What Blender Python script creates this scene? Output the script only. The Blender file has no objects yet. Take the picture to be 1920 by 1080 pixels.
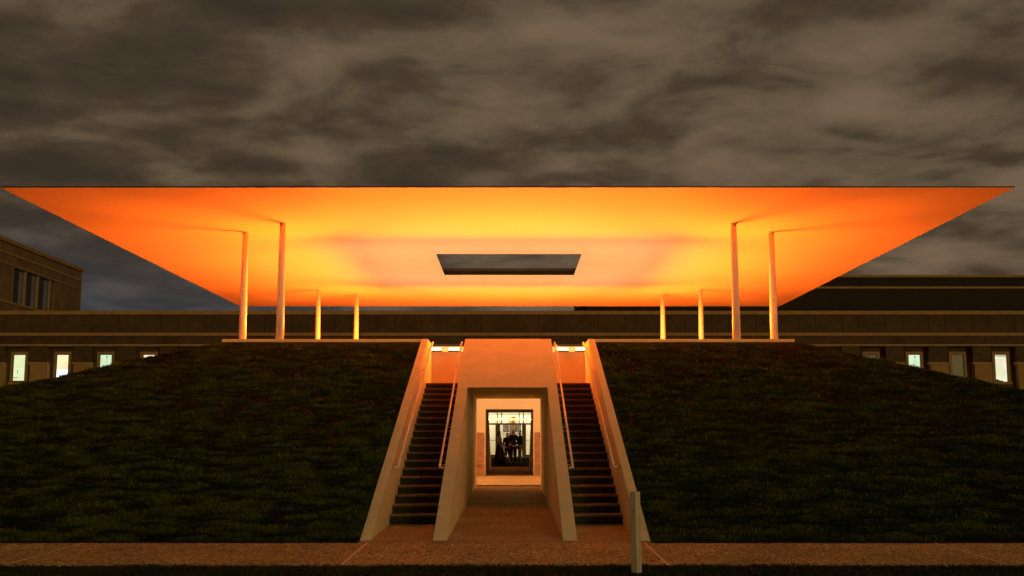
import bpy, math, random
import numpy as np
from mathutils import Vector, Matrix
random.seed(4); rng = np.random.default_rng(4)
S = bpy.context.scene
COL = S.collection

# ------------------------------------------------------------------ camera
cam = bpy.data.cameras.new('camera'); camo = bpy.data.objects.new('camera', cam); COL.objects.link(camo)
camo.location = (0.11, 0, 1.4377)
camo.rotation_euler = (math.radians(90) + 0.1334, 0, 0.0005)
cam.lens = 2139.0 / 1920 * 36; cam.sensor_width = 36; cam.clip_start = .1; cam.clip_end = 4000
S.camera = camo

# ------------------------------------------------------------------ render + world + key light
S.view_settings.view_transform = 'Standard'; S.view_settings.look = 'None'
S.view_settings.gamma = 1; S.view_settings.exposure = 0; S.view_settings.use_curve_mapping = False
S.cycles.use_denoising = True
S.cycles.max_bounces = 7; S.cycles.diffuse_bounces = 5; S.cycles.transparent_max_bounces = 8
S.cycles.sample_clamp_indirect = 6; S.cycles.caustics_reflective = False; S.cycles.caustics_refractive = False

def NT(nt):
    def n(t, **k):
        x = nt.nodes.new(t)
        for a, v in k.items():
            if a == 'ins':
                for i, w in v.items(): x.inputs[i].default_value = w
            else: setattr(x, a, v)
        return x
    return n, nt.links.new

W = bpy.data.worlds.new('World'); S.world = W; W.use_nodes = True
nt = W.node_tree; nt.nodes.clear(); n, L = NT(nt)
def math_(op, a, b=None, c=None, clamp=False):
    m = n('ShaderNodeMath', operation=op, use_clamp=clamp)
    for i, v in enumerate((a, b, c)):
        if v is None: continue
        if isinstance(v, (int, float)): m.inputs[i].default_value = v
        else: L(v, m.inputs[i])
    return m.outputs[0]
tc = n('ShaderNodeTexCoord'); sp = n('ShaderNodeSeparateXYZ'); L(tc.outputs['Generated'], sp.inputs[0])
X, Y, Z = sp.outputs
zz = math_('ADD', math_('MAXIMUM', Z, 0.0), 0.16)
cb = n('ShaderNodeCombineXYZ'); L(math_('DIVIDE', X, zz), cb.inputs[0]); L(math_('DIVIDE', Y, zz), cb.inputs[1])
mp = n('ShaderNodeMapping'); mp.inputs['Scale'].default_value = (1.0, 1.15, 1); mp.inputs['Rotation'].default_value = (0, 0, math.radians(24)); mp.inputs['Location'].default_value = (5.3, 2.1, 0)
L(cb.outputs[0], mp.inputs[0])
n1 = n('ShaderNodeTexNoise', ins={'Scale': 3.8, 'Detail': 8.0, 'Roughness': .52, 'Distortion': .25}); L(mp.outputs[0], n1.inputs['Vector'])
n2 = n('ShaderNodeTexNoise', ins={'Scale': .8, 'Detail': 3.0, 'Roughness': .5}); L(mp.outputs[0], n2.inputs['Vector'])
v = math_('ADD', math_('MULTIPLY', n1.outputs[0], .84), math_('MULTIPLY', n2.outputs[0], .29))
n3 = n('ShaderNodeTexNoise', ins={'Scale': 7.5, 'Detail': 6.0, 'Roughness': .6, 'Distortion': .3}); L(mp.outputs[0], n3.inputs['Vector'])
v = math_('ADD', v, math_('MULTIPLY', math_('SUBTRACT', n3.outputs[0], .5), .20))
v = math_('ADD', v, math_('MULTIPLY', X, .18))                    # thicker lit cloud towards the right
rp = n('ShaderNodeValToRGB'); L(v, rp.inputs[0])
cr = rp.color_ramp; cr.interpolation = 'B_SPLINE'
cr.elements[0].position = .36; cr.elements[0].color = (.040, .029, .018, 1)
cr.elements[1].position = .77; cr.elements[1].color = (.185, .128, .078, 1)
e = cr.elements.new(.50); e.color = (.060, .042, .024, 1)
e = cr.elements.new(.60); e.color = (.108, .075, .045, 1)
mr = n('ShaderNodeMapRange', ins={1: .05, 2: .145, 3: 1.0, 4: 0.0}, interpolation_type='SMOOTHSTEP'); L(math_('ADD', Z, math_('MULTIPLY', X, .16)), mr.inputs[0])
hx = n('ShaderNodeMapRange', ins={1: -.02, 2: .42, 3: 0.0, 4: 1.0}); L(X, hx.inputs[0])
hz = n('ShaderNodeMix', data_type='RGBA'); L(hx.outputs[0], hz.inputs[0])
hz.inputs[6].default_value = (.050, .050, .056, 1); hz.inputs[7].default_value = (.135, .112, .092, 1)
mx = n('ShaderNodeMix', data_type='RGBA'); L(math_('MULTIPLY', mr.outputs[0], .9), mx.inputs[0]); L(rp.outputs[0], mx.inputs[6])
hk = n('ShaderNodeMapRange', ins={1: .42, 2: .68, 3: .78, 4: 1.25}); L(v, hk.inputs[0]); hs = n('ShaderNodeVectorMath', operation='SCALE'); L(hz.outputs[2], hs.inputs[0]); L(hk.outputs[0], hs.inputs['Scale']); L(hs.outputs[0], mx.inputs[7])
bg = n('ShaderNodeBackground'); L(mx.outputs[2], bg.inputs[0]); bg.inputs[1].default_value = .95
sk = n('ShaderNodeTexSky', sky_type='NISHITA', sun_disc=False, sun_elevation=math.radians(-4), sun_rotation=math.radians(250))
bg2 = n('ShaderNodeBackground'); L(sk.outputs[0], bg2.inputs[0]); bg2.inputs[1].default_value = .05
ad = n('ShaderNodeAddShader'); L(bg.outputs[0], ad.inputs[0]); L(bg2.outputs[0], ad.inputs[1])
wo = n('ShaderNodeOutputWorld'); L(ad.outputs[0], wo.inputs[0])

sun = bpy.data.lights.new('sun', 'SUN'); sun.energy = .50; sun.color = (1, .72, .26); sun.angle = math.radians(14)
so = bpy.data.objects.new('sun', sun); COL.objects.link(so)
so.rotation_euler = Vector((-.40, 1.0, -.13)).to_track_quat('-Z', 'Y').to_euler()

# ------------------------------------------------------------------ materials
MATS = {}
def mat(name, col, rough=.8, var=.15, scale=3.0, bump=.0, bscale=40., metal=0., spec=.3, col2=None, streak=None, detail=6.):
    m = bpy.data.materials.new(name); m.use_nodes = True; MATS[name] = m
    nt = m.node_tree; n, L = NT(nt); b = nt.nodes['Principled BSDF']
    b.inputs['Roughness'].default_value = rough; b.inputs['Metallic'].default_value = metal
    b.inputs['Specular IOR Level'].default_value = spec
    g = n('ShaderNodeNewGeometry')
    mp = n('ShaderNodeMapping'); L(g.outputs['Position'], mp.inputs[0])
    if streak: mp.inputs['Scale'].default_value = streak
    t = n('ShaderNodeTexNoise', ins={'Scale': scale, 'Detail': detail, 'Roughness': .62}); L(mp.outputs[0], t.inputs['Vector'])
    r = n('ShaderNodeValToRGB'); L(t.outputs[0], r.inputs[0])
    c2 = col2 or tuple(c * (1 + var) for c in col)
    r.color_ramp.elements[0].position = .32; r.color_ramp.elements[0].color = (*(c * (1 - var) for c in col), 1)
    r.color_ramp.elements[1].position = .70; r.color_ramp.elements[1].color = (*c2, 1)
    L(r.outputs[0], b.inputs['Base Color'])
    if bump:
        t2 = n('ShaderNodeTexNoise', ins={'Scale': bscale, 'Detail': 4.0, 'Roughness': .6}); L(g.outputs['Position'], t2.inputs['Vector'])
        bp = n('ShaderNodeBump', ins={'Strength': .6, 'Distance': bump}); L(t2.outputs[0], bp.inputs['Height']); L(bp.outputs[0], b.inputs['Normal'])
    return m
def aggregate(name, c1, c2, c3, sc=55., rough=.85):
    """exposed aggregate: fine pebbles of three tones with broad stains"""
    m = bpy.data.materials.new(name); m.use_nodes = True; MATS[name] = m
    nt = m.node_tree; n, L = NT(nt); b = nt.nodes['Principled BSDF']; b.inputs['Roughness'].default_value = rough
    b.inputs['Specular IOR Level'].default_value = .25
    g = n('ShaderNodeNewGeometry')
    vo = n('ShaderNodeTexVoronoi', ins={'Scale': sc}); L(g.outputs['Position'], vo.inputs['Vector'])
    s = n('ShaderNodeSeparateColor'); L(vo.outputs['Color'], s.inputs[0])
    r = n('ShaderNodeValToRGB'); L(s.outputs[0], r.inputs[0])
    r.color_ramp.elements[0].position = .1; r.color_ramp.elements[0].color = (*c1, 1)
    r.color_ramp.elements[1].position = .95; r.color_ramp.elements[1].color = (*c3, 1)
    e = r.color_ramp.elements.new(.55); e.color = (*c2, 1)
    t = n('ShaderNodeTexNoise', ins={'Scale': .9, 'Detail': 7., 'Roughness': .65}); L(g.outputs['Position'], t.inputs['Vector'])
    k = n('ShaderNodeMapRange', ins={1: .3, 2: .7, 3: .68, 4: 1.18}); L(t.outputs[0], k.inputs[0])
    mu = n('ShaderNodeVectorMath', operation='SCALE'); L(r.outputs[0], mu.inputs[0]); L(k.outputs[0], mu.inputs['Scale'])
    L(mu.outputs[0], b.inputs['Base Color'])
    bp = n('ShaderNodeBump', ins={'Strength': .7, 'Distance': .006}); L(vo.outputs['Distance'], bp.inputs['Height']); L(bp.outputs[0], b.inputs['Normal'])
    return m
def brick(name, c1, c2, mortar, axis='xz'):
    m = bpy.data.materials.new(name); m.use_nodes = True; MATS[name] = m
    nt = m.node_tree; n, L = NT(nt); b = nt.nodes['Principled BSDF']; b.inputs['Roughness'].default_value = .9
    g = n('ShaderNodeNewGeometry'); s = n('ShaderNodeSeparateXYZ'); L(g.outputs['Position'], s.inputs[0])
    c = n('ShaderNodeCombineXYZ'); L(s.outputs[0 if axis == 'xz' else 1], c.inputs[0]); L(s.outputs[2], c.inputs[1])
    t = n('ShaderNodeTexBrick', ins={'Scale': 1.0, 'Mortar Size': .012, 'Brick Width': .23, 'Row Height': .077, 'Bias': 0.0})
    L(c.outputs[0], t.inputs['Vector'])
    t.inputs['Color1'].default_value = (*c1, 1); t.inputs['Color2'].default_value = (*c2, 1); t.inputs['Mortar'].default_value = (*mortar, 1)
    no = n('ShaderNodeTexNoise', ins={'Scale': .7, 'Detail': 7., 'Roughness': .7}); L(g.outputs['Position'], no.inputs['Vector'])
    k = n('ShaderNodeMapRange', ins={1: .3, 2: .7, 3: .6, 4: 1.3}); L(no.outputs[0], k.inputs[0])
    mu = n('ShaderNodeVectorMath', operation='SCALE'); L(t.outputs[0], mu.inputs[0]); L(k.outputs[0], mu.inputs['Scale'])
    L(mu.outputs[0], b.inputs['Base Color'])
    return m
def emit(name, col, st, col2=None, scale=1.2):
    m = bpy.data.materials.new(name); m.use_nodes = True; MATS[name] = m
    nt = m.node_tree; n, L = NT(nt); b = nt.nodes['Principled BSDF']; b.inputs['Base Color'].default_value = (.3, .3, .3, 1)
    b.inputs['Emission Strength'].default_value = st
    g = n('ShaderNodeNewGeometry'); t = n('ShaderNodeTexNoise', ins={'Scale': scale, 'Detail': 2.}); L(g.outputs['Position'], t.inputs['Vector'])
    r = n('ShaderNodeValToRGB'); L(t.outputs[0], r.inputs[0])
    r.color_ramp.elements[0].position = .38; r.color_ramp.elements[0].color = (*col, 1)
    r.color_ramp.elements[1].position = .62; r.color_ramp.elements[1].color = (*(col2 or col), 1)
    L(r.outputs[0], b.inputs['Emission Color'])
    return m
def glass(name, tint=(.9, .95, .95), gl=.10):
    m = bpy.data.materials.new(name); m.use_nodes = True; MATS[name] = m
    nt = m.node_tree; nt.nodes.clear(); n, L = NT(nt)
    a = n('ShaderNodeBsdfTransparent'); a.inputs[0].default_value = (*tint, 1); b = n('ShaderNodeBsdfGlossy', ins={'Roughness': .02})
    x = n('ShaderNodeMixShader', ins={0: gl}); L(a.outputs[0], x.inputs[1]); L(b.outputs[0], x.inputs[2])
    o = n('ShaderNodeOutputMaterial'); L(x.outputs[0], o.inputs[0]); return m

mat('concrete', (.78, .70, .41), .85, .10, 1.6, .004, 60., streak=(1, 1, .55), detail=9.)
mat('plaster', (.78, .74, .56), .7, .05, .8, .001, 30.)
mat('roof_paint', (.80, .77, .72), .6, .035, .35, .0015, 3.)
mat('zinc', (.05, .048, .045), .45, .2, 2.0, metal=.4)
mat('roof_metal', (.035, .034, .033), .5, .25, 1.0)
mat('column_paint', (.80, .77, .72), .5, .04, 3.0, spec=.5)
mat('steel', (.82, .78, .66), .4, .05, 6.0, metal=.1)
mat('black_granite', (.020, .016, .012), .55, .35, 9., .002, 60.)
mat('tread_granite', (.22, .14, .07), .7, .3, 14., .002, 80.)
mat('pink_granite', (.36, .22, .15), .5, .32, 9., .001, 60.)
aggregate('paving', (.12, .065, .015), (.42, .32, .10), (.80, .66, .30), 40.)
aggregate('plaza_paving', (.15, .105, .04), (.34, .26, .10), (.52, .42, .20), 60.)
mat('joint', (.75, .55, .34), .5, .12, 5.)
mat('earth', (.003, .008, .001), .95, .4, 1.3, .03, 5.)
mat('timber', (.66, .54, .36), .75, .16, 2.2, .002, 30., streak=(9, 9, .8))
mat('knot', (.16, .12, .07), .8, .2, 9.)
brick('brick_dark', (.052, .036, .010), (.082, .056, .017), (.085, .064, .030))
brick('brick_wing', (.17, .105, .032), (.23, .15, .05), (.19, .14, .06), 'yz')
mat('limestone', (.33, .235, .09), .85, .14, 1.5, .003, 30.)
mat('roof_dark', (.022, .018, .009), .8, .25, .6)
mat('window_metal', (.045, .04, .04), .4, .1, 4.)
mat('dark_glass', (.008, .014, .011), .15, .4, .8, spec=.12)
mat('wing_glass', (.13, .14, .15), .12, .15, .5, spec=.7)
glass('clear_glass')
emit('lit_green', (.58, .68, .38), 1.2, (.66, .75, .45))
emit('lit_cream', (.84, .66, .35), 1.2, (.92, .75, .44))
emit('lit_white', (.72, .72, .50), 1.05, (.88, .86, .68))
emit('lit_cyan', (.46, .66, .42), 1.2, (.56, .74, .50))
emit('screen_white', (.72, .74, 1.0), 1.9)
emit('lit_blue', (.02, .10, .35), 1.0)
emit('lamp_lens', (1, .80, .45), 5.0)
emit('tray_reflected_glow', (1, .55, .12), 1.1)  # lamp light reflected off the tray back, put into its emission
mat('interior_cream', (.84, .77, .60), .7, .04, .8)
mat('interior_floor', (.35, .27, .16), .4, .1, 2.)
mat('wood_frame', (.15, .105, .045), .6, .2, 6., streak=(1, 1, .2))
mat('shrub_leaf', (.04, .055, .02), .7, .3, 5.)

# ------------------------------------------------------------------ mesh helpers
class MB:
    def __init__(s): s.v = []; s.f = []; s.m = []; s.sm = []
    def face(s, pts, m=0, sm=False):
        i = len(s.v); s.v += [tuple(p) for p in pts]; s.f.append(tuple(range(i, i + len(pts)))); s.m.append(m); s.sm.append(sm)
    def box(s, x0, x1, y0, y1, z0, z1, m=0, M=None):
        i = len(s.v)
        p = [Vector((x, y, z)) for x in (x0, x1) for y in (y0, y1) for z in (z0, z1)]
        if M: p = [M @ q for q in p]
        s.v += [tuple(q) for q in p]
        for f in ((0, 1, 3, 2), (4, 6, 7, 5), (0, 4, 5, 1), (2, 3, 7, 6), (0, 2, 6, 4), (1, 5, 7, 3)):
            s.f.append(tuple(i + k for k in f)); s.m.append(m); s.sm.append(False)
        return s
    def prism(s, poly, x0, x1, m=0):
        """poly in (y,z), extruded along x"""
        i = len(s.v); k = len(poly)
        s.v += [(x0, y, z) for y, z in poly] + [(x1, y, z) for y, z in poly]
        s.f.append(tuple(range(i, i + k))); s.f.append(tuple(range(i + 2 * k - 1, i + k - 1, -1))); s.m += [m, m]; s.sm += [False] * 2
        for j in range(k):
            a, b = j, (j + 1) % k
            s.f.append((i + b, i + a, i + k + a, i + k + b)); s.m.append(m); s.sm.append(False)
        return s
    def tube(s, pts, r, seg=10, m=0):
        pts = [Vector(p) for p in pts]; rings = []
        rs = r if isinstance(r, (list, tuple)) else [r] * len(pts)
        for j, p in enumerate(pts):
            d = (pts[min(j + 1, len(pts) - 1)] - pts[max(j - 1, 0)]).normalized()
            a = d.cross(Vector((0, 0, 1)) if abs(d.z) < .9 else Vector((1, 0, 0))).normalized(); b = d.cross(a)
            i = len(s.v); rings.append(i)
            s.v += [tuple(p + (a * math.cos(t) + b * math.sin(t)) * rs[j]) for t in (2 * math.pi * q / seg for q in range(seg))]
        for a, b in zip(rings, rings[1:]):
            for q in range(seg):
                s.f.append((a + q, a + (q + 1) % seg, b + (q + 1) % seg, b + q)); s.m.append(m); s.sm.append(True)
        s.f.append(tuple(rings[0] + q for q in reversed(range(seg)))); s.f.append(tuple(rings[-1] + q for q in range(seg)))
        s.m += [m, m]; s.sm += [False] * 2
        return s
    def mesh(s, name, mats):
        me = bpy.data.meshes.new(name); me.from_pydata(s.v, [], s.f)
        for k in ([mats] if isinstance(mats, str) else mats): me.materials.append(MATS[k])
        me.polygons.foreach_set('material_index', s.m); me.polygons.foreach_set('use_smooth', s.sm)
        import bmesh
        bm = bmesh.new(); bm.from_mesh(me); bmesh.ops.recalc_face_normals(bm, faces=bm.faces); bm.to_mesh(me); bm.free()
        return me
def link(name, me, parent=None, loc=(0, 0, 0), rot=(0, 0, 0), bevel=0, **props):
    o = bpy.data.objects.new(name, me); COL.objects.link(o); o.location = loc; o.rotation_euler = rot
    if parent: o.parent = parent
    if bevel:
        b = o.modifiers.new('bevel', 'BEVEL'); b.width = bevel; b.segments = 2; b.limit_method = 'ANGLE'; b.angle_limit = math.radians(40)
    for k, v in props.items(): o[k] = v
    return o
def empty(name, loc=(0, 0, 0), rz=0, **props):
    o = bpy.data.objects.new(name, None); COL.objects.link(o); o.location = loc; o.rotation_euler = (0, 0, rz)
    for k, v in props.items(): o[k] = v
    return o
def fbm(x, y, sc=1.0, octv=4, seed=0):
    """numpy value noise, about -1..1"""
    tot = np.zeros_like(x); amp = 1.; nrm = 0.
    for o in range(octv):
        xs, ys = x * sc + 17.3 * o + seed, y * sc - 9.1 * o + seed * .7
        xi, yi = np.floor(xs).astype(np.int64), np.floor(ys).astype(np.int64); fx, fy = xs - xi, ys - yi
        fx = fx * fx * (3 - 2 * fx); fy = fy * fy * (3 - 2 * fy)
        def h(a, b):
            q = (a * 374761393 + b * 668265263 + seed * 1013) & 0x7fffffff; q = ((q ^ (q >> 13)) * 1274126177) & 0x7fffffff
            return ((q ^ (q >> 16)) & 0xffff) / 32767.5 - 1
        tot += amp * ((h(xi, yi) * (1 - fx) + h(xi + 1, yi) * fx) * (1 - fy) + (h(xi, yi + 1) * (1 - fx) + h(xi + 1, yi + 1) * fx) * fy)
        nrm += amp; amp *= .55; sc *= 2.03
    return tot / nrm

# ------------------------------------------------------------------ key dimensions (metres)
YB, YT, ZT = 17.13, 28.12, 3.941           # foot and top of the sloping walls
CY = 35.233                                 # centre of the pavilion
SL = .018                                   # fall of the ground towards the lawn
XO, XI, BO, TI = 2.137, 1.985, 1.061, .855
RING, TOPM = 7.087, 3.865
ZR = 6.887; RH = 11.0; OC = 2.14
def gz(y): return min(max(y - YB, -12.), 13.87) * SL

# ------------------------------------------------------------------ ground
def sheet(name, x0, x1, ys, dz, m, parent=None, **k):
    b = MB()
    for a, c in zip(ys, ys[1:]):
        b.face([(x0, a, gz(a) + dz), (x1, a, gz(a) + dz), (x1, c, gz(c) + dz), (x0, c, gz(c) + dz)])
    return link(name, b.mesh(name, m), parent, **k)
sheet('ground', -900, 900, [-200, 5.13, YB, 31.0, 1600], -.03, 'earth', kind='structure')
YP = 14.25; YQ = 16.75                                                     # front edge of the path
path = empty('pavement', (0, 0, 0), kind='structure')
JX = [-38.6, -34.5, -30.5, -26.4, -22.4, -18.3, -14.2, -10.15, -6.08, -1.985, 2.01, 6.18, 10.2, 14.3, 18.4, 22.4, 26.5, 30.5, 34.6]
for a, c in zip(JX, JX[1:]):
    b = MB(); a_, c_ = a + .012, c - .012; y0, y1 = YP, YQ
    z0, z1 = gz(y0), gz(y1)
    b.v += [(x, y, z) for x in (a_, c_) for (y, z) in ((y0, z0 - .12), (y0, z0 - .012), (y1, z1 - .12), (y1, z1 - .012))]
    for f in ((0, 1, 3, 2), (4, 6, 7, 5), (0, 4, 5, 1), (2, 3, 7, 6), (0, 2, 6, 4), (1, 5, 7, 3)): b.f.append(f); b.m.append(0); b.sm.append(False)
    link('paving_slab', b.mesh('paving_slab', 'paving'), path)
for a in JX[1:-1]:
    b = MB(); b.face([(a - .018, YP, gz(YP) - .008), (a + .018, YP, gz(YP) - .008), (a + .018, YQ, gz(YQ) - .008), (a - .018, YQ, gz(YQ) - .008)])
    link('joint_strip', b.mesh('joint_strip', 'joint'), path)
sheet('plaza_floor', -XO + .01, XO - .01, [YQ + .004, 20.1], -.012, 'plaza_paving', kind='structure')
sheet('tunnel_floor', -TI + .001, TI - .001, [20.104, 24.0], -.012, 'plaza_paving', kind='structure')
sheet('tunnel_floor', -TI + .001, TI - .001, [24.004, 31.0, 54], -.012, 'plaza_paving', kind='structure')

# ------------------------------------------------------------------ mound
def relief(x, y, amp=.035): return amp * fbm(x, y * 1.6, .9, 4, 3) + .035 * fbm(x, y * 2.0, 3.2, 3, 8)
def quadgrid(p00, p10, p11, p01, nu, nv, amp=.035):
    u, v = np.meshgrid(np.linspace(0, 1, nu), np.linspace(0, 1, nv))
    P = [np.array(p) for p in (p00, p10, p11, p01)]
    q = (P[0][None, None] * ((1 - u) * (1 - v))[..., None] + P[1] * (u * (1 - v))[..., None] + P[2] * (u * v)[..., None] + P[3] * ((1 - u) * v)[..., None])
    edge = np.minimum(np.minimum(v, 1 - v) * 8, 1)
    q[..., 2] += relief(q[..., 0], q[..., 1], amp) * edge
    return q
H = 18.1; B0 = CY - H; B1 = CY + H; T0 = CY - RING - .006; T1 = CY + RING; FO = XO + .004
patches = [
    ((-H, B0, -.02), (-FO, B0, -.02), (-FO, T0, TOPM), (-RING, T0, TOPM), 200, 150),
    ((FO, B0, -.02), (H, B0, -.02), (RING, T0, TOPM), (FO, T0, TOPM), 200, 150),
    ((-H, B1, .2), (-H, B0, -.02), (-RING, T0, TOPM), (-RING, T1, TOPM), 90, 50),
    ((H, B0, -.02), (H, B1, .2), (RING, T1, TOPM), (RING, T0, TOPM), 90, 50),
    ((H, B1, .2), (BO, B1, .2), (BO, T1, TOPM), (RING, T1, TOPM), 50, 30),
    ((-BO, B1, .2), (-H, B1, .2), (-RING, T1, TOPM), (-BO, T1, TOPM), 50, 30)]
V = []; F = []; off = 0
for a, b_, c, d, nu, nv in patches:
    q = quadgrid(a, b_, c, d, nu, nv); V.append(q.reshape(-1, 3))
    i = np.arange(nu * nv).reshape(nv, nu)
    F.append(np.stack([i[:-1, :-1], i[:-1, 1:], i[1:, 1:], i[1:, :-1]], -1).reshape(-1, 4) + off); off += nu * nv
V = np.concatenate(V); F = np.concatenate(F)
me = bpy.data.meshes.new('mound'); me.from_pydata(V.tolist(), [], F.tolist()); me.materials.append(MATS['earth'])
me.polygons.foreach_set('use_smooth', [True] * len(F))
link('grass_mound', me, kind='structure')

# grass blades: one joined mesh, made of bent two-triangle blades in clumps
def grass_material():
    m = bpy.data.materials.new('grass_blades'); m.use_nodes = True; MATS['grass_blades'] = m
    nt = m.node_tree; n, L = NT(nt); b = nt.nodes['Principled BSDF']; b.inputs['Roughness'].default_value = .7
    b.inputs['Specular IOR Level'].default_value = .12
    g = n('ShaderNodeNewGeometry')
    t = n('ShaderNodeTexNoise', ins={'Scale': 1.1, 'Detail': 6., 'Roughness': .7}); L(g.outputs['Position'], t.inputs['Vector'])
    r = n('ShaderNodeValToRGB'); L(t.outputs[0], r.inputs[0])
    r.color_ramp.elements[0].position = .33; r.color_ramp.elements[0].color = (.036, .052, .006, 1)
    r.color_ramp.elements[1].position = .68; r.color_ramp.elements[1].color = (.088, .102, .014, 1)
    at = n('ShaderNodeAttribute', attribute_name='tone')
    mu = n('ShaderNodeVectorMath', operation='SCALE'); L(r.outputs[0], mu.inputs[0]); L(at.outputs['Fac'], mu.inputs['Scale'])
    L(mu.outputs[0], b.inputs['Base Color'])
grass_material()
def blades(name, P, Hh, label_kind='stuff', wd=.011, lean=(0, -.5), tone=1.):
    k = len(P); a = rng.uniform(0, 2 * np.pi, k)
    w = (wd * rng.uniform(.6, 1.4, k))[:, None] * np.stack([np.cos(a), np.sin(a), 0 * a], -1)
    ln = np.stack([rng.normal(lean[0], .75, k), rng.normal(lean[1], .6, k), np.ones(k)], -1)
    ln /= np.linalg.norm(ln, axis=1)[:, None]
    mid = P + ln * (Hh * .55)[:, None]; tip = P + ln * Hh[:, None]; tip[:, 0] += ln[:, 0] * Hh * .5; tip[:, 1] += ln[:, 1] * Hh * .5; tip[:, 2] -= .22 * Hh
    vv = np.stack([P - w, P + w, mid + w * .7, mid - w * .7, tip], 1).reshape(-1, 3)
    base = (np.arange(k) * 5)[:, None]
    loops = (base + np.array([0, 1, 2, 3, 3, 2, 4])[None]).reshape(-1)
    me = bpy.data.meshes.new(name); me.vertices.add(k * 5); me.vertices.foreach_set('co', vv.reshape(-1).astype(np.float32))
    me.loops.add(k * 7); me.loops.foreach_set('vertex_index', loops.astype(np.int32))
    me.polygons.add(k * 2); st = (np.arange(k) * 7)[:, None] + np.array([0, 4])[None]
    me.polygons.foreach_set('loop_start', st.reshape(-1).astype(np.int32))
    me.update(calc_edges=True)
    at = me.attributes.new('tone', 'FLOAT', 'POINT'); at.data.foreach_set('value', np.repeat(rng.uniform(.55, 1.35, k) * tone, 5).astype(np.float32))
    me.materials.append(MATS['grass_blades'])
    return link(name, me, kind=label_kind)
def front_points(k):
    y = YB + (YT - YB) * rng.uniform(0, 1, k) ** 1.12
    hw = H - (y - YB) * (H - RING) / (T0 - B0)
    lim = np.minimum(hw, y * .47 + 1.6)
    x = rng.uniform(-1, 1, k) * lim; ok = np.abs(x) > FO + .02
    x, y = x[ok], y[ok]; z = -.02 + (y - B0) / (T0 - B0) * (TOPM + .02)
    z = z + relief(x, y) * np.minimum(np.minimum((y - B0), (T0 - y)) / (T0 - B0) * 8, 1)
    return np.stack([x, y, z - .005], -1)
P = front_points(900000)
cl = fbm(P[:, 0] * .75, P[:, 1] * 2.3, 3.4, 4, 11); cl2 = fbm(P[:, 0] * .5, P[:, 1], .5, 3, 5)
keep = rng.uniform(-.5, .5, len(P)) < cl * .9 + .62
P = P[keep]; cl = cl[keep]; cl2 = cl2[keep]
Hh = np.clip(.052 + .10 * cl + .015 * cl2, .03, .13) * rng.uniform(.7, 1.3, len(P))
edge_ = np.minimum(1, .35 + (T0 - P[:, 1]) / 1.2); Hh *= edge_
blades('mound_grass', P, Hh, wd=.008, tone=np.clip(1 + 2.3 * cl, .18, 2.1))
# side slopes and ridge silhouettes, coarser
k = 70000; s_ = np.sign(rng.uniform(-1, 1, k)); y = rng.uniform(B0, B1 - 6, k); t = rng.uniform(0, 1, k)
lo_y = np.maximum(0, (T0 - y) / (T0 - B0)); lim_t = np.clip(1 - lo_y, 0.02, 1); t = t * lim_t
x = s_ * (H - (H - RING) * t); z = -.02 + t * (TOPM + .02)
ok = y < CY + RING; blades('mound_grass', np.stack([x, y, z], -1)[ok], (.03 + .035 * rng.uniform(0, 1, k))[ok], wd=.014, lean=(0, 0))
# foreground lawn strip and the lawns behind
k = 90000; y = rng.uniform(11.4, YP + .03, k); x = rng.uniform(-8.5, 8.5, k)
blades('lawn', np.stack([x, y, -.03 + SL * (y - YB)], -1), .05 + .035 * np.clip(fbm(x, y, 1.2, 3, 2) + rng.uniform(-.3, .3, k), -.8, 1), wd=.007, lean=(0, 0), tone=.55)
k = 60000; y = rng.uniform(B1 + .5, 84, k); x = rng.uniform(-9, 9, k)
blades('lawn', np.stack([x, y, 0 * x + .22], -1), .05 + .04 * rng.uniform(0, 1, k), wd=.016, lean=(0, 0))

# ------------------------------------------------------------------ pavilion
pav = empty('pavilion', (0, CY, 0), label='pavilion with thin glowing orange square roof on slim columns above the grass mound', category='pavilion')
def part(name, mb, m, parent=pav, bevel=0, **k):
    me = mb.mesh(name, m)
    return link(name, me, parent, loc=(0, -CY, 0) if parent is pav else (0, 0, 0), bevel=bevel, **k)
def slope(y): return (y - YB) / (YT - YB) * ZT
# roof: flat underside, knife edge, low metal top rising to the upstand round the opening
b = MB()
def ringq(h0, z0, h1, z1, m):
    c = [(-1, -1), (1, -1), (1, 1), (-1, 1)]
    for i in range(4):
        a, d = c[i], c[(i + 1) % 4]
        b.face([(a[0] * h0, CY + a[1] * h0, z0), (d[0] * h0, CY + d[1] * h0, z0), (d[0] * h1, CY + d[1] * h1, z1), (a[0] * h1, CY + a[1] * h1, z1)], m)
ringq(OC, ZR, RH, ZR, 0); ringq(RH, ZR, RH + .004, ZR + .028, 1); ringq(RH + .004, ZR + .028, OC + .12, ZR + .16, 1); ringq(OC, ZR, OC + .004, ZR + .012, 1); ringq(OC + .004, ZR + .012, OC + .12, ZR + .16, 1)
roof = part('roof', b, ['roof_paint', 'roof_metal'])
for side in range(4):
    R = Matrix.Rotation(side * math.pi / 2, 4, 'Z')
    for j in range(3):
        b = MB(); w = (2 * (OC + .12)) / 3; x0 = -(OC + .12) + j * w
        b.box(x0 + .004, x0 + w - .004, -(OC + .145), -(OC + .12), ZR + .02, ZR + .245)
        me = b.mesh('upstand_panel', 'zinc'); link('upstand_panel', me, roof, loc=(0, CY, 0), rot=(0, 0, side * math.pi / 2))
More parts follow.
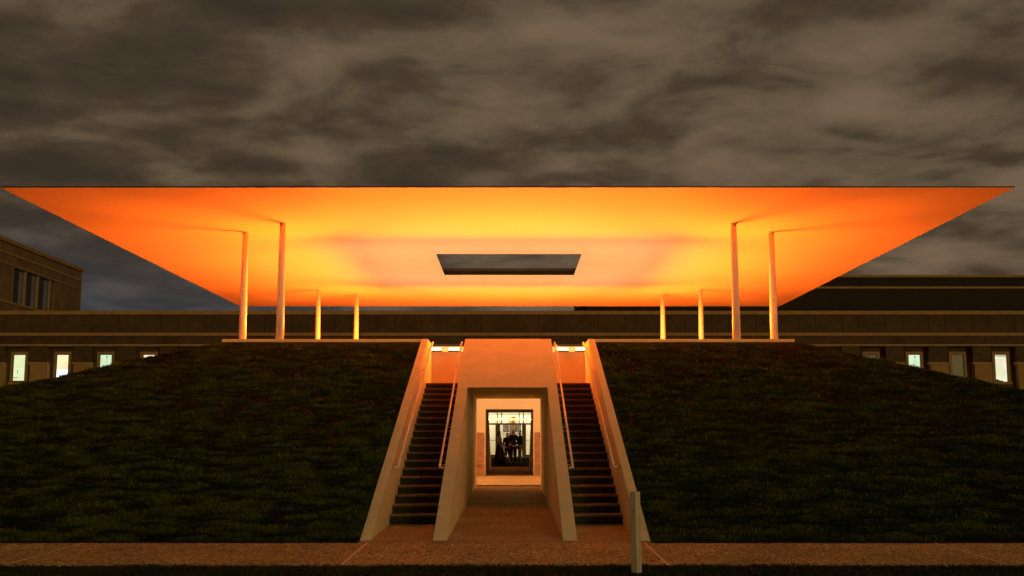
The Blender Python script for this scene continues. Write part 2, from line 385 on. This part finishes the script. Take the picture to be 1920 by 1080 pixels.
# columns
b = MB(); b.tube([(0, 0, 0), (0, 0, .9), (0, 0, 2.0), (0, 0, ZR - ZT - .002)], [.100, .094, .083, .070], 24)
colm = b.mesh('column', 'column_paint'); b = MB(); b.tube([(0, 0, ZR - ZT - .035), (0, 0, ZR - ZT - .004)], [.078, .085], 24); capm = b.mesh('column_cap', 'column_paint')
for sx in (-1, 1):
    for sy in (-1, 1):
        for (cx, cy) in ((5.69, 6.91), (6.91, 5.69)):
            c = link('column', colm, pav, loc=(sx * cx, sy * cy, ZT)); link('column_cap', capm, c)
# parapet slabs (the ring the columns stand on)
IN = 6.35
def ringbox(x0, x1, y0, y1, z0=2.5, z1=ZT, name='parapet_slab', m='concrete', bv=.008):
    part(name, MB().box(x0, x1, y0, y1, z0, z1), m, bevel=bv)
f0, f1 = CY - RING, CY - IN
ringbox(-RING, -XO - .002, f0, f1); ringbox(XO + .002, RING, f0, f1)
ringbox(-RING, -BO - .002, CY + IN, CY + RING); ringbox(BO + .002, RING, CY + IN, CY + RING)
ringbox(-RING, -IN, f1 + .003, CY + IN - .003); ringbox(IN, RING, f1 + .003, CY + IN - .003)
# mezzanine floor
MZ = 2.83; CH = 4.3; PW = 4.62
for (x0, x1, y0, y1) in ((-IN, -XO - .003, f1 + .003, CY - PW), (XO + .003, IN, f1 + .003, CY - PW), (-XO - .001, -BO - .003, 27.99, CY - PW), (BO + .003, XO + .001, 27.99, CY - PW),
                         (-IN, -BO, CY + PW, CY + IN - .003), (BO, IN, CY + PW, CY + IN - .003), (-IN, -PW - .002, CY - PW + .002, CY + PW - .002), (PW + .002, IN, CY - PW + .002, CY + PW - .002)):
    part('mezzanine_floor', MB().box(x0 + .002, x1 - .002, y0, y1, 2.62, MZ), 'black_granite')
# central entrance block, front and mirrored back
def block(sgn, ti, name='entrance_block'):
    b = MB()
    f = (lambda y: y) if sgn > 0 else (lambda y: 2 * CY - y)
    yo = YB + 2.57 / ZT * (YT - YB); ye = CY - PW
    for s in (-1, 1):
        x0, x1 = (ti, BO) if s > 0 else (-BO, -ti)
        b.prism([(f(y), z) for y, z in ((YB, -.3), (YB, 0), (YT, ZT), (28.75, ZT), (28.75, 2.832), (ye - .002, 2.832), (ye - .002, -.3))], x0, x1)
    b.prism([(f(y), z) for y, z in ((yo, 2.57), (YT, ZT), (28.75, ZT), (28.75, 2.832), (ye - .002, 2.832), (ye - .002, 2.57))], -ti, ti)
    part(name, b, 'concrete')
block(1, TI); block(-1, TI)
# outer cheek walls
for s in (-1, 1):
    b = MB(); x0, x1 = (XI, XO) if s > 0 else (-XO, -XI)
    b.prism([(YB, -.3), (YB, 0), (YT, ZT), (29.35, ZT), (29.35, -.3)], x0, x1)
    part('cheek_wall', b, 'concrete', bevel=.008)
# staircases
RISE = 2.778 / 19; RUN = .4355; Y0 = 19.77; ZS = 2.83 - 19 * RISE
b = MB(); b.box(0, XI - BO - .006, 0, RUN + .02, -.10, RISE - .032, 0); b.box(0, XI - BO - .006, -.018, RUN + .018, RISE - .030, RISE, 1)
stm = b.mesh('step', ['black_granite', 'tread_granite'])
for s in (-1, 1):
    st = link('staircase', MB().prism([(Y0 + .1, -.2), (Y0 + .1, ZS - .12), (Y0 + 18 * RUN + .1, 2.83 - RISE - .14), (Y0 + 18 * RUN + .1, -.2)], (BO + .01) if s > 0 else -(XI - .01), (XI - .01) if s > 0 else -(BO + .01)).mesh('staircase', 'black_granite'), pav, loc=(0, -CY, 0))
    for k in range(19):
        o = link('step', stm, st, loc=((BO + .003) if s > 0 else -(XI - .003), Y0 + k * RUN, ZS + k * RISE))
# handrails
def rail(x, wall):
    ya, yb = Y0 + .35, 28.2
    za, zb = slope(ya) + .06, slope(yb) + .015
    za, zb = .985, 3.83
    b = MB(); w = wall
    b.tube([(x + w * .07, ya - .01, za - .006), (x, ya, za), (x, yb, zb), (x, yb + .35, zb + .06)], .021, 10)
    r = part('handrail', b, 'steel')
    for t in (.04, .28, .52, .76, .98):
        y = ya + (yb - ya) * t; z = za + (zb - za) * t
        b = MB(); b.tube([(x, y, z - .01), (x, y, z - .07), (x + w * .11, y, z - .085)], .008, 6); 
        link('bracket', b.mesh('bracket', 'steel'), r)
rail(-XI + .10, -1); rail(XI - .10, 1); rail(-BO - .10, 1); rail(BO + .10, -1)
# chamber walls with the two doorways
PT = 3.79
def wall_y(y0, y1, ti, zt):
    b = MB()
    for s in (-1, 1):
        x0, x1 = (ti, PW) if s > 0 else (-PW, -ti)
        b.box(x0, x1, y0, y1, .1, PT)
    b.box(-ti, ti, y0, y1, zt, PT)
    part('chamber_wall', b, 'plaster')
wall_y(CY - PW, CY - CH, TI, 2.57); wall_y(CY + CH, CY + PW, .82, 2.53)
for s in (-1, 1):
    x0, x1 = (CH, PW) if s > 0 else (-PW, -CH)
    part('chamber_wall', MB().box(x0, x1, CY - CH + .001, CY + CH - .001, .1, PT), 'plaster')
part('chamber_floor', MB().box(-CH + .002, CH - .002, CY - CH + .002, CY + CH - .002, .1, .268), 'plaza_paving')
# granite benches in the chamber
def bench(x0, x1, yb, sg):
    e = link('bench', MB().box(x0, x1, min(yb - sg * .50, yb - sg * .05), max(yb - sg * .50, yb - sg * .05), .272, .62).mesh('bench', 'pink_granite'), pav, loc=(0, -CY, 0))
    nn = max(1, round((x1 - x0) / 1.15)); w = (x1 - x0) / nn
    for i in range(nn):
        a, c = x0 + i * w + .004, x0 + (i + 1) * w - .004
        ys = sorted((yb - sg * .54, yb - sg * .055)); link('seat', MB().box(a, c, ys[0], ys[1], .624, .69).mesh('seat', 'pink_granite'), e)
        ys = sorted((yb - sg * .05, yb - sg * .002)); link('backrest', MB().box(a, c, ys[0], ys[1], .272, 1.73).mesh('backrest', 'pink_granite'), e)
for s in (-1, 1):
    bench(*(sorted((s * .86, s * (CH - .02)))), CY + CH, 1)
    bench(*(sorted((s * .90, s * (CH - .02)))), CY - CH, -1)
# light trays and lamps on the parapet
b = MB(); b.box(-.16, .16, -.03, .03, 0, .115, 0); b.face([(-.15, -.032, .045), (.15, -.032, .045), (.15, -.032, .108), (-.15, -.032, .108)], 1); b.face([(-.15, -.025, .117), (.15, -.025, .117), (.15, .025, .117), (-.15, .025, .117)], 1)
lampm = b.mesh('led_lamp', ['window_metal', 'lamp_lens'])
for side in range(4):
    r = side * math.pi / 2
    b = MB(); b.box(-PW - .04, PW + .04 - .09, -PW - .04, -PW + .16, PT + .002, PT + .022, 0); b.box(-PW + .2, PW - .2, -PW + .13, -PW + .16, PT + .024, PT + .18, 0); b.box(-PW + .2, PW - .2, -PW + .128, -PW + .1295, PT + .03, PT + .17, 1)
    tr = link('light_tray', b.mesh('light_tray', ['column_paint', 'tray_reflected_glow']), pav, rot=(0, 0, r))
    for k in range(19):
        x = (k - 9) * .487
        link('led_lamp', lampm, tr, loc=(x, -PW + .045, PT + .024))
def area(name, loc, d, sx, sy, e, col, spread=180):
    l = bpy.data.lights.new(name, 'AREA'); l.shape = 'RECTANGLE'; l.size = sx; l.size_y = sy; l.energy = e; l.color = col; l.spread = math.radians(spread)
    o = bpy.data.objects.new(name, l); COL.objects.link(o); o.location = loc
    dv = Vector(d).normalized(); zax = -dv; xax = Vector((-d[1], d[0], 0)).normalized() if abs(d[0]) + abs(d[1]) > 1e-6 else Vector((1, 0, 0)); yax = zax.cross(xax)
    o.rotation_euler = Matrix((xax, yax, zax)).transposed().to_euler(); return o
ORA = (1, .122, .006); YEL = (1, .43, .165)
for side in range(4):
    a = side * math.pi / 2; ox, oy = math.sin(a), -math.cos(a)
    area('led_strip_outer', (ox * 4.66, CY + oy * 4.66, 4.03), (ox * .93, oy * .93, .37), 9.2, .10, 1520, ORA, 150)
    area('led_strip_inner', (ox * 4.55, CY + oy * 4.55, 4.03), (-ox * .55, -oy * .55, .83), 8.4, .10, 84, YEL, 140)
    area('chamber_cove_light', (ox * 4.27, CY + oy * 4.27, 3.70), (-ox * .75, -oy * .75, -.66), 7.5, .05, 85, (1, .56, .24), 160)
    dx, dy = math.sin(a + math.pi / 4), -math.cos(a + math.pi / 4)
    area('led_strip_corner', (dx * 4.62 * 1.414, CY + dy * 4.62 * 1.414, 4.03), (dx * .90, dy * .90, .44), 1.4, .10, 310, ORA, 120)

# ------------------------------------------------------------------ timber post by the path
b = MB(); b.box(-.044, .044, -.044, .044, -.35, .915)
post = link('post', b.mesh('post', 'timber'), None, loc=(1.55, 13.56, gz(13.56)), rot=(0, math.radians(-.8), math.radians(43)), bevel=.005)
post['label'] = 'square weathered timber post standing in the lawn in front of the right cheek wall'; post['category'] = 'post'
b = MB(); b.tube([(-.0455, -.012, .70), (-.0435, -.012, .70)], .010, 8); link('knot', b.mesh('knot', 'knot'), post)

# ------------------------------------------------------------------ long brick hall behind
FY = 89.0
def zat(y, Yd=FY): return 1.4377 + Yd * math.tan(.1334 + math.atan((540 - y) / 2139))
hall = empty('brick_hall', (0, FY, 0), label='long brick hall with pale stone bands and lit windows behind the mound', category='building')
def hp(name, mb, m, parent=hall, **k): return link(name, mb.mesh(name, m), parent, **k)
z583, z590, z624, z629, z646, z649, z658, z716, z679 = [zat(q) for q in (583, 590, 624, 629.5, 645.5, 649, 658.5, 716, 679)]
XA, XB = -56.1, 56.1
def hb(name, x0, x1, y0, y1, z0, z1, m): return hp(name, MB().box(x0, x1, y0, y1, z0, z1), m)
PIT = 3.394; XC = -.09
def bay(i): return XC + (i * PIT + math.copysign(1.215, i) if i else 0)
hb('cornice', XA - .1, XB + .1, -.12, 3, z590, z583, 'limestone')
hb('roof', XA, XB, .3, 24, z583 - .5, z583 - .12, 'roof_dark')
hb('stone_band', XA, XB, -.05, .55, z629, z624, 'limestone')
hb('wall', XA, XB, .0, .5, z649 + .002, z629 - .002, 'brick_dark')
hb('stone_band', XA, XB, -.09, .6, z649, z646, 'limestone')
hb('wall', XA, XB, .12, .55, z624 + .002, z590 - .002, 'window_metal')
me_w = MB().box(-1.03, 1.03, 0, .11, z624 + .004, z590 - .004).mesh('brick_panel', 'brick_dark'); me_n = MB().box(-.635, .635, 0, .11, z624 + .004, z590 - .004).mesh('brick_panel', 'brick_dark')
for i in range(-16, 17):
    if i: link('brick_panel', me_w, hall, loc=(bay(i), rng.uniform(-.004, .004), 0)); link('brick_panel', me_n, hall, loc=(bay(i) - math.copysign(PIT / 2, i), rng.uniform(-.004, .004), 0))
    else: link('brick_panel', MB().box(-2.23, 2.23, 0, .11, z624 + .004, z590 - .004).mesh('brick_panel', 'brick_dark'), hall, loc=(XC, 0, 0))
# bay wall behind the recesses
RD = .65
b = MB(); b.box(XA, -3.7, RD, RD + .3, 0, z646 - .15); b.box(3.7, XB, RD, RD + .3, 0, z646 - .15); b.box(-3.7, 3.7, RD, RD + .3, 4.2, z646 - .15)
hp('bay_wall', b, 'brick_dark')
bb = MB(); bb.box(-.71, .71, .0, RD - .004, z679 + .004, z649 - .004)
sb = MB(); sb.box(-.75, .75, -.04, RD - .004, z679 - .18, z679); sb.box(-.60, .75, .0, RD - .004, 4.4, z679 - .184); sb.box(-.75, .75, -.06, RD - .004, .15, 4.396)
pm, ps = bb.mesh('pier', 'brick_dark'), sb.mesh('pier_base', 'limestone')
for i in range(-17, 17):
    if i in (-1, 0): continue
    x = bay(i + 1 if i < 0 else i) + (-1 if i < 0 else 1) * PIT / 2 if i not in (-2, 1) else bay(-1 if i < 0 else 1) - (-1 if i < 0 else 1) * PIT / 2 * -1
    o = link('pier', pm, hall, loc=(x, 0, 0)); link('pier_base', ps, o)
for i, x in enumerate((-PIT * 1.5 - 2.0, PIT * 1.5 + 2.0)): pass
# windows
fr = MB(); w2 = .68; t_ = .19
fr.box(-w2, -w2 + t_, -.10, -.002, z716, z658); fr.box(w2 - t_, w2, -.10, -.002, z716, z658); fr.box(-w2 + t_, w2 - t_, -.10, -.002, z658 - t_, z658); fr.box(-w2 - .1, w2 + .1, -.16, -.002, z716 - .16, z716 - .002)
frm = fr.mesh('window', 'limestone')
sa = MB(); q = w2 - t_
sa.box(-q, -q + .05, -.06, -.01, z716, z658 - t_ - .002); sa.box(q - .05, q, -.06, -.01, z716, z658 - t_ - .002); sa.box(-q + .05, q - .05, -.06, -.01, z658 - t_ - .06, z658 - t_ - .002); sa.box(-q + .05, q - .05, -.06, -.01, z716 + .002, z716 + .05)
sam = sa.mesh('sash', 'window_metal')
pan = MB(); pan.face([(-q, -.02, z716), (q, -.02, z716), (q, -.02, z658 - t_), (-q, -.02, z658 - t_)])
pans = {k: pan.mesh('pane', k) for k in ('lit_green', 'lit_cream', 'lit_cyan', 'lit_white', 'dark_glass')}
kinds = {-11: 'lit_green', -10: 'lit_cream', -9: 'lit_cyan', -8: 'lit_cream', 8: 'dark_glass', 9: 'lit_cyan', 10: 'dark_glass', 11: 'lit_white', -7: 'dark_glass', 7: 'lit_cream', 12: 'lit_cream', -12: 'dark_glass', 13: 'lit_cyan', -13: 'lit_white'}
for i in range(-16, 17):
    if abs(i) < 2: continue
    x = bay(i)
    w = link('window', frm, hall, loc=(x, RD, 0)); link('sash', sam, w); link('pane', pans[kinds.get(i, 'dark_glass')], w)
    if i == -10:
        link('screen', MB().box(-q + .06, q - .06, -.034, -.026, z716 + .1, z716 + .98).mesh('screen', 'screen_white'), w)
    if i == -11:
        link('shelf', MB().box(-q + .06, -.1, -.05, -.026, z716 + .34, z716 + .38).box(-.14, -.1, -.05, -.03, z716 + .7, z716 + .95).box(-q + .06, q - .06, -.05, -.03, z716 + .05, z716 + .12).mesh('shelf', 'window_metal'), w)
    if i == -9 or i == 9:
        link('pendant', MB().box(.06, .075, -.04, -.03, z658 - .9, z658 - .35).tube([(.07, -.035, z658 - .46), (.07, -.035, z658 - .36)], .05, 8).mesh('pendant', 'window_metal'), w)
    if i == 9: link('screen', MB().box(-q + .06, q - .06, -.034, -.026, z716 + .6, z716 + .95).mesh('screen', 'lit_blue'), w)
    if i == 11:
        link('blind', MB().box(-q + .05, q - .05, -.045, -.03, z658 - .36, z658 - .30).mesh('blind', 'window_metal'), w)
        link('desk_items', MB().box(-q + .06, -.2, -.05, -.03, z716 + .05, z716 + .22).box(-.2, .1, -.05, -.03, z716 + .05, z716 + .13).mesh('desk_items', 'window_metal'), w)
# lit entrance: glazed screen, room behind it
EZ = .26; EH = 3.75; EY = FY + .35
ent = empty('entrance_screen', (0, 0, 0), )
ent.parent = hall; ent.location = (0, -FY, 0)
b = MB(); b.box(-3.69, 3.69, EY + 4.0, EY + 4.1, 0, EH + .4); b.box(-3.69, -3.6, EY + .35, EY + 3.99, 0, EH + .4); b.box(3.6, 3.69, EY + .35, EY + 3.99, 0, EH + .4); b.box(-3.69, 3.69, EY + .35, EY + 4.1, EH + .41, EH + .5)
link('lobby_wall', b.mesh('lobby_wall', 'interior_cream'), ent)
link('lobby_floor', MB().box(-3.6, 3.6, EY + .1, EY + 3.99, 0, EZ).mesh('lobby_floor', 'interior_floor'), ent)
def xat(px, Yd, z=2.): return (px - 960) / 2139 * (Yd * .9911 + (z - 1.44) * .133) + .11 - .0005 * Yd
def xe(px): return xat(px, EY)
def ze(py): return zat(py, EY)
mull = [917.5 - 32, 932.4, 940.5, 973.6, 981.4, 993.5 + 32]
zt_ = ze(794.7); zs_ = ze(849.5)
for px in (900, 932.4, 940.5, 973.6, 981.4, 1010):
    link('mullion', MB().box(xe(px) - .035, xe(px) + .035, EY - .03, EY + .06, zt_, EH).mesh('mullion', 'window_metal'), ent)
link('transom', MB().box(-3.69, 3.69, EY - .05, EY + .08, zt_ - .07, zt_ + .05).mesh('transom', 'window_metal'), ent)
link('transom', MB().box(-3.69, 3.69, EY - .03, EY + .06, ze(776.5) - .02, ze(776.5) + .03).mesh('transom', 'window_metal'), ent)
for a, c in ((929.0, 936.8), (978.8, 986.2)):
    link('door_frame', MB().box(xe(a), xe(c), EY - .05, EY + .10, EZ, zt_ - .075).mesh('door_frame', 'wood_frame'), ent)
link('door_frame', MB().box(xe(957.5), xe(958.9), EY - .03, EY + .06, EZ, zt_ - .075).mesh('door_frame', 'wood_frame'), ent)
for a, c in ((885, 929), (986.2, 1025)):
    link('sill', MB().box(xe(a), xe(c) - .005, EY - .05, EY + .08, EZ, EZ + .13).mesh('sill', 'window_metal'), ent)
    link('rail_bar', MB().box(xe(a), xe(c) - .005, EY + .09, EY + .12, ze(825.5) - .02, ze(825.5) + .02).mesh('rail_bar', 'window_metal'), ent)
link('threshold', MB().box(-2.2, 2.2, EY - .75, EY - .06, .1, EZ - .02).mesh('threshold', 'limestone'), ent)
link('glazing', MB().box(-3.69, 3.69, EY, EY + .012, EZ, EH).mesh('glazing', 'clear_glass'), ent)
# inner lobby windows (dark panes with pale bars)
IY = EY + 3.95
def xi_(px): return xat(px, IY)
for a, c in ((943.2, 954.0), (966.0, 977.0)):
    x0, x1 = xi_(a), xi_(c); z0, z1 = zat(810, IY), zat(796, IY)
    o = link('inner_window', MB().box(x0 - .05, x1 + .05, IY - .03, IY + .04, z0 - .12, z1 + .06).mesh('inner_window', 'column_paint'), ent)
    for k in range(3):
        w = (x1 - x0) / 3; link('inner_pane', MB().box(x0 + k * w + .02, x0 + (k + 1) * w - .02, IY - .05, IY - .035, z0, z1).mesh('inner_pane', 'dark_glass'), o)
for a, c in ((936.9, 938.0), (955.6, 957.2), (959.5, 966.0)):
    link('inner_post', MB().box(xi_(a), xi_(c), IY - .3, IY - .1, EZ, 3.4).mesh('inner_post', 'wood_frame'), ent)
o = area('lobby_light', (0, EY + 2.1, EH + .35), (0, 0, -1), 6.5, 3.0, 330, (1, .88, .66))
for px, py in ((939, 785), (977, 783)):
    link('wall_lamp', MB().tube([(xi_(px), IY - .12, zat(py, IY) - .07), (xi_(px), IY - .12, zat(py, IY) + .07)], .07, 10).mesh('wall_lamp', 'lamp_lens'), ent)
# ground storey wall beside the entrance
for s in (-1, 1):
    x0, x1 = sorted((s * 3.7, s * 4.5)); hb('jamb', x0, x1, .0, RD + .3, .1, 4.2, 'limestone')
hb('door_head', -3.7, 3.7, 0, RD, EH + .02, 4.19, 'limestone')

# taller dark block on the right
TY = 95.0; z515, z520, z537, z541 = [zat(q, TY) for q in (515.5, 520, 537.3, 541)]
tb = empty('tall_block', (0, TY, 0), label='taller dark block with two pale bands rising behind the hall on the right', category='building')
X0 = 6.35
def tp(name, *a, m='limestone'): link(name, MB().box(*a).mesh(name, m), tb)
tp('coping', X0 - .08, 75, -.08, 20, z520, z515)
tp('wall', X0, 75, 0, 19.9, 9.8, z537 * .5 + z541 * .5 - .08, m='roof_dark'); tp('stone_band', X0 - .05, 75, -.05, 19.95, z541, z537); tp('upper_wall', X0, 75, 0, 19.9, z537 + .002, z520 - .002, m='roof_dark')
# left wing
WX = -41.6; wg = empty('brick_wing', (WX, 100, 0), label='brick wing with deep tall window slots receding on the far left behind the hall', category='building')
def yw(px, dz=10.):
    u = (px - 960) / 2139; return (WX - .11 - u * .133 * dz) / (u * .9911 - .0005)
Ya, Yb2 = 91.2, yw(152.5, 15)
def wp(name, x0, x1, y0, y1, z0, z1, m): return link(name, MB().box(x0, x1, y0 - 100, y1 - 100, z0, z1).mesh(name, m), wg)
Zt = zat(503.5, Yb2)
zr = lambda py: zat(py, Yb2)
wp('wall', -14, -.5, Ya - 30, Yb2, 3, Zt - .4, 'brick_wing')
wp('coping', -14.1, .14, Ya - 30, Yb2 + .1, Zt - .33, Zt, 'limestone')
zc1, zc0 = zr(524.5), zr(528); zd1, zd0 = zr(541.5), zr(544)
yj = [Ya - 9, 85] + [yw(q, 14.5) for q in (12, 40, 65, 88, 127)] + [Yb2]
for a, c in zip(yj, yj[1:]): wp('brick_panel', -.49, .0, a + .06, c - .06, zc1 + .003, Zt - .335, 'brick_wing')
wp('stone_band', -.49, .07, Ya - 30, Yb2, zc0, zc1, 'limestone')
wp('upper_wall', -.49, .0, Ya - 30, Yb2, zd1 + .003, zc0 - .003, 'brick_wing')
wp('stone_band', -.49, .06, Ya - 30, Yb2, zd0, zd1, 'limestone')
ws = [yw(q) for q in (19.5, 44.0, 67.5, 90.5)]
zl = zat(567, 94.6)
wp('lower_wall', -.49, .0, Ya - 30, Yb2, 3, zl - .2, 'brick_wing'); wp('sill_band', -.49, .08, Ya - 30, ws[3] + 1.2, zl - .197, zl, 'limestone')
wp('pier', -.49, 0, Ya - 30, ws[0] - .1, zl + .003, zd0 - .003, 'brick_wing'); wp('pier', -.49, 0, ws[3] + .9, Yb2, zl + .003, zd0 - .003, 'brick_wing')
for i, a in enumerate(ws):
    wp('stone_fin', -.16, .0, a - .1, a + .12, zl + .003, zd0 - .003, 'limestone')
    c = ws[i + 1] - .1 if i < 3 else a + .9
    wp('slot_reveal', -.49, -.15, a + .12, a + .12 + (c - a) * .55, zl + .003, zd0 - .003, 'dark_glass')
    wp('pane', -.45, -.155, a + .125 + (c - a) * .55, c, zl + .003, zd0 - .003, 'wing_glass')
    wp('slot_head', -.152, -.0, a + .12, c, zd0 - .12, zd0 - .004, 'window_metal')

# ------------------------------------------------------------------ people behind the pavilion
mat('skin', (.45, .27, .17), .6, .05, 5.); mat('cloth_black', (.012, .011, .012), .8, .3, 8.); mat('cloth_olive', (.045, .04, .022), .85, .3, 8.)
mat('cloth_khaki', (.20, .14, .075), .85, .2, 8.); mat('hair_dark', (.018, .012, .008), .7, .3, 20.); mat('hair_white', (.9, .72, .68), .7, .1, 20.); mat('cloth_grey', (.14, .13, .13), .85, .2, 8.)
def skin_obj(name, verts, edges, rad, m, parent):
    me = bpy.data.meshes.new(name); me.from_pydata(verts, edges, []); me.materials.append(MATS[m])
    o = link(name, me, parent)
    me.skin_vertices.new(name='skin') if hasattr(me.skin_vertices, 'new') else None
    o.modifiers.new('skin', 'SKIN'); 
    for i, r in enumerate(rad): me.skin_vertices[0].data[i].radius = (r if isinstance(r, tuple) else (r, r))
    me.skin_vertices[0].data[0].use_root = True
    s = o.modifiers.new('sub', 'SUBSURF'); s.levels = 1; s.render_levels = 2
    return o
def person(loc, rz, h, label, top, bottom, hair, skirt=False, shorts=False, longhair=False, arm=(0.25, .25), lean=0.):
    p = empty('person', loc, rz, label=label, category='person', group='people talking behind the tunnel')
    k = h / 1.75; J = lambda x, y, z: (x * k, y * k, z * k)
    a0, a1 = arm
    v = [J(0, 0, .96), J(0, .0, 1.15), J(0, .01, 1.38), J(0, .02, 1.50), J(0, -.005, 1.58), J(0, -.01, 1.68),
         J(-.18, .01, 1.42), J(-.24, .0, 1.15), J(-.22 + a0 * .3, -a0 * .7, .98), J(.18, .01, 1.42), J(.24, .0, 1.15), J(.22 - a1 * .3, -a1 * .7, .98),
         J(-.09, 0, .90), J(-.10, -.01, .50), J(-.10, .02, .09), J(-.10, -.13, .035), J(.09, 0, .90), J(.11, -.02, .50), J(.11, .02, .09), J(.11, -.13, .035),
         J(-.21 + a0 * .34, -a0 * .75, .90), J(.21 - a1 * .34, -a1 * .75, .90)]
    e = [(0, 1), (1, 2), (2, 3), (3, 4), (4, 5), (2, 6), (6, 7), (7, 8), (2, 9), (9, 10), (10, 11), (0, 12), (12, 13), (13, 14), (14, 15), (0, 16), (16, 17), (17, 18), (18, 19), (8, 20), (11, 21)]
    r = [.09, .09, .105, .055, .075, .085, .06, .042, .03, .06, .042, .03, .085, .055, .038, .018, .085, .055, .038, .018, .03, .03]
    r = [q * k for q in r]; r[4] = (.078 * k, .088 * k); r[5] = (.072 * k, .082 * k)
    skin_obj('body', v, e, r, 'skin', p)
    v = [J(0, 0, .93), J(0, 0, 1.15), J(0, .01, 1.37), J(0, .02, 1.46), J(-.185, .01, 1.41), J(-.245, 0, 1.15), J(-.22 + a0 * .27, -a0 * .6, 1.0), J(.185, .01, 1.41), J(.245, 0, 1.15), J(.22 - a1 * .27, -a1 * .6, 1.0)]
    if skirt: skin_obj('top', [J(0, 0, .93), J(0, 0, 1.10), J(0, 0, 1.24)], [(0, 1), (1, 2)], [q * k for q in (.15, .135, .15)], top, p)
    else: skin_obj('jacket', v, [(0, 1), (1, 2), (2, 3), (2, 4), (4, 5), (5, 6), (2, 7), (7, 8), (8, 9)], [q * k for q in (.16, .14, .15, .07, .075, .055, .045, .075, .055, .045)], top, p)
    if skirt:
        b = MB(); b.tube([J(0, 0, 1.02), J(0, 0, .85), J(0, 0, .45), J(0, 0, .04)], [.15 * k, .21 * k, .27 * k, .33 * k], 18); link('skirt', b.mesh('skirt', bottom), p)
    else:
        zz = .48 if shorts else .10
        v = [J(0, 0, .98), J(-.09, 0, .88), J(-.10, -.01, max(.5, zz)), J(-.10, .02, zz), J(.09, 0, .88), J(.11, -.02, max(.5, zz)), J(.11, .02, zz)]
        skin_obj('trousers', v, [(0, 1), (1, 2), (2, 3), (0, 4), (4, 5), (5, 6)] , [q * k for q in (.15, .11, .075, .062, .11, .075, .062)], bottom, p)
    v = [J(0, .015, 1.66), J(0, .03, 1.73)]; ee = [(0, 1)]; rr = [.088 * k, .082 * k]
    if longhair: v += [J(0, .06, 1.58), J(0, .07, 1.45)]; ee += [(0, 2), (2, 3)]; rr += [.085 * k, .06 * k]
    skin_obj('hair', v, ee, rr, hair, p)
    for s in (-1, 1):
        link('shoe', MB().box(J(s * .105, 0, 0)[0] - .045, J(s * .105, 0, 0)[0] + .045, -.19 * k, .07 * k, 0, .075).mesh('shoe', 'cloth_black'), p, bevel=.02)
    return p
PY = 58.6; gp = .255
def xp(px): return xat(px, PY, 1.2)
person((xp(937.0), PY, gp), math.radians(70), 1.66, 'woman in a long black skirt standing leftmost of the group seen through the tunnel', 'cloth_black', 'cloth_black', 'hair_dark', skirt=True, longhair=True)
person((xp(951.5), PY + .3, gp), math.radians(160), 1.62, 'person in dark jacket and shorts with bare legs, second from left seen through the tunnel', 'cloth_olive', 'cloth_black', 'hair_dark', shorts=True, arm=(.2, .1))
person((xp(962.5), PY - .2, gp), math.radians(200), 1.78, 'white haired person in black clothes standing near the middle seen through the tunnel', 'cloth_black', 'cloth_black', 'hair_white', arm=(.15, .1))
person((xp(975.0), PY + .1, gp), math.radians(-80), 1.74, 'man in dark jacket and khaki trousers standing rightmost of the group seen through the tunnel', 'cloth_black', 'cloth_khaki', 'hair_dark', arm=(.4, .2))
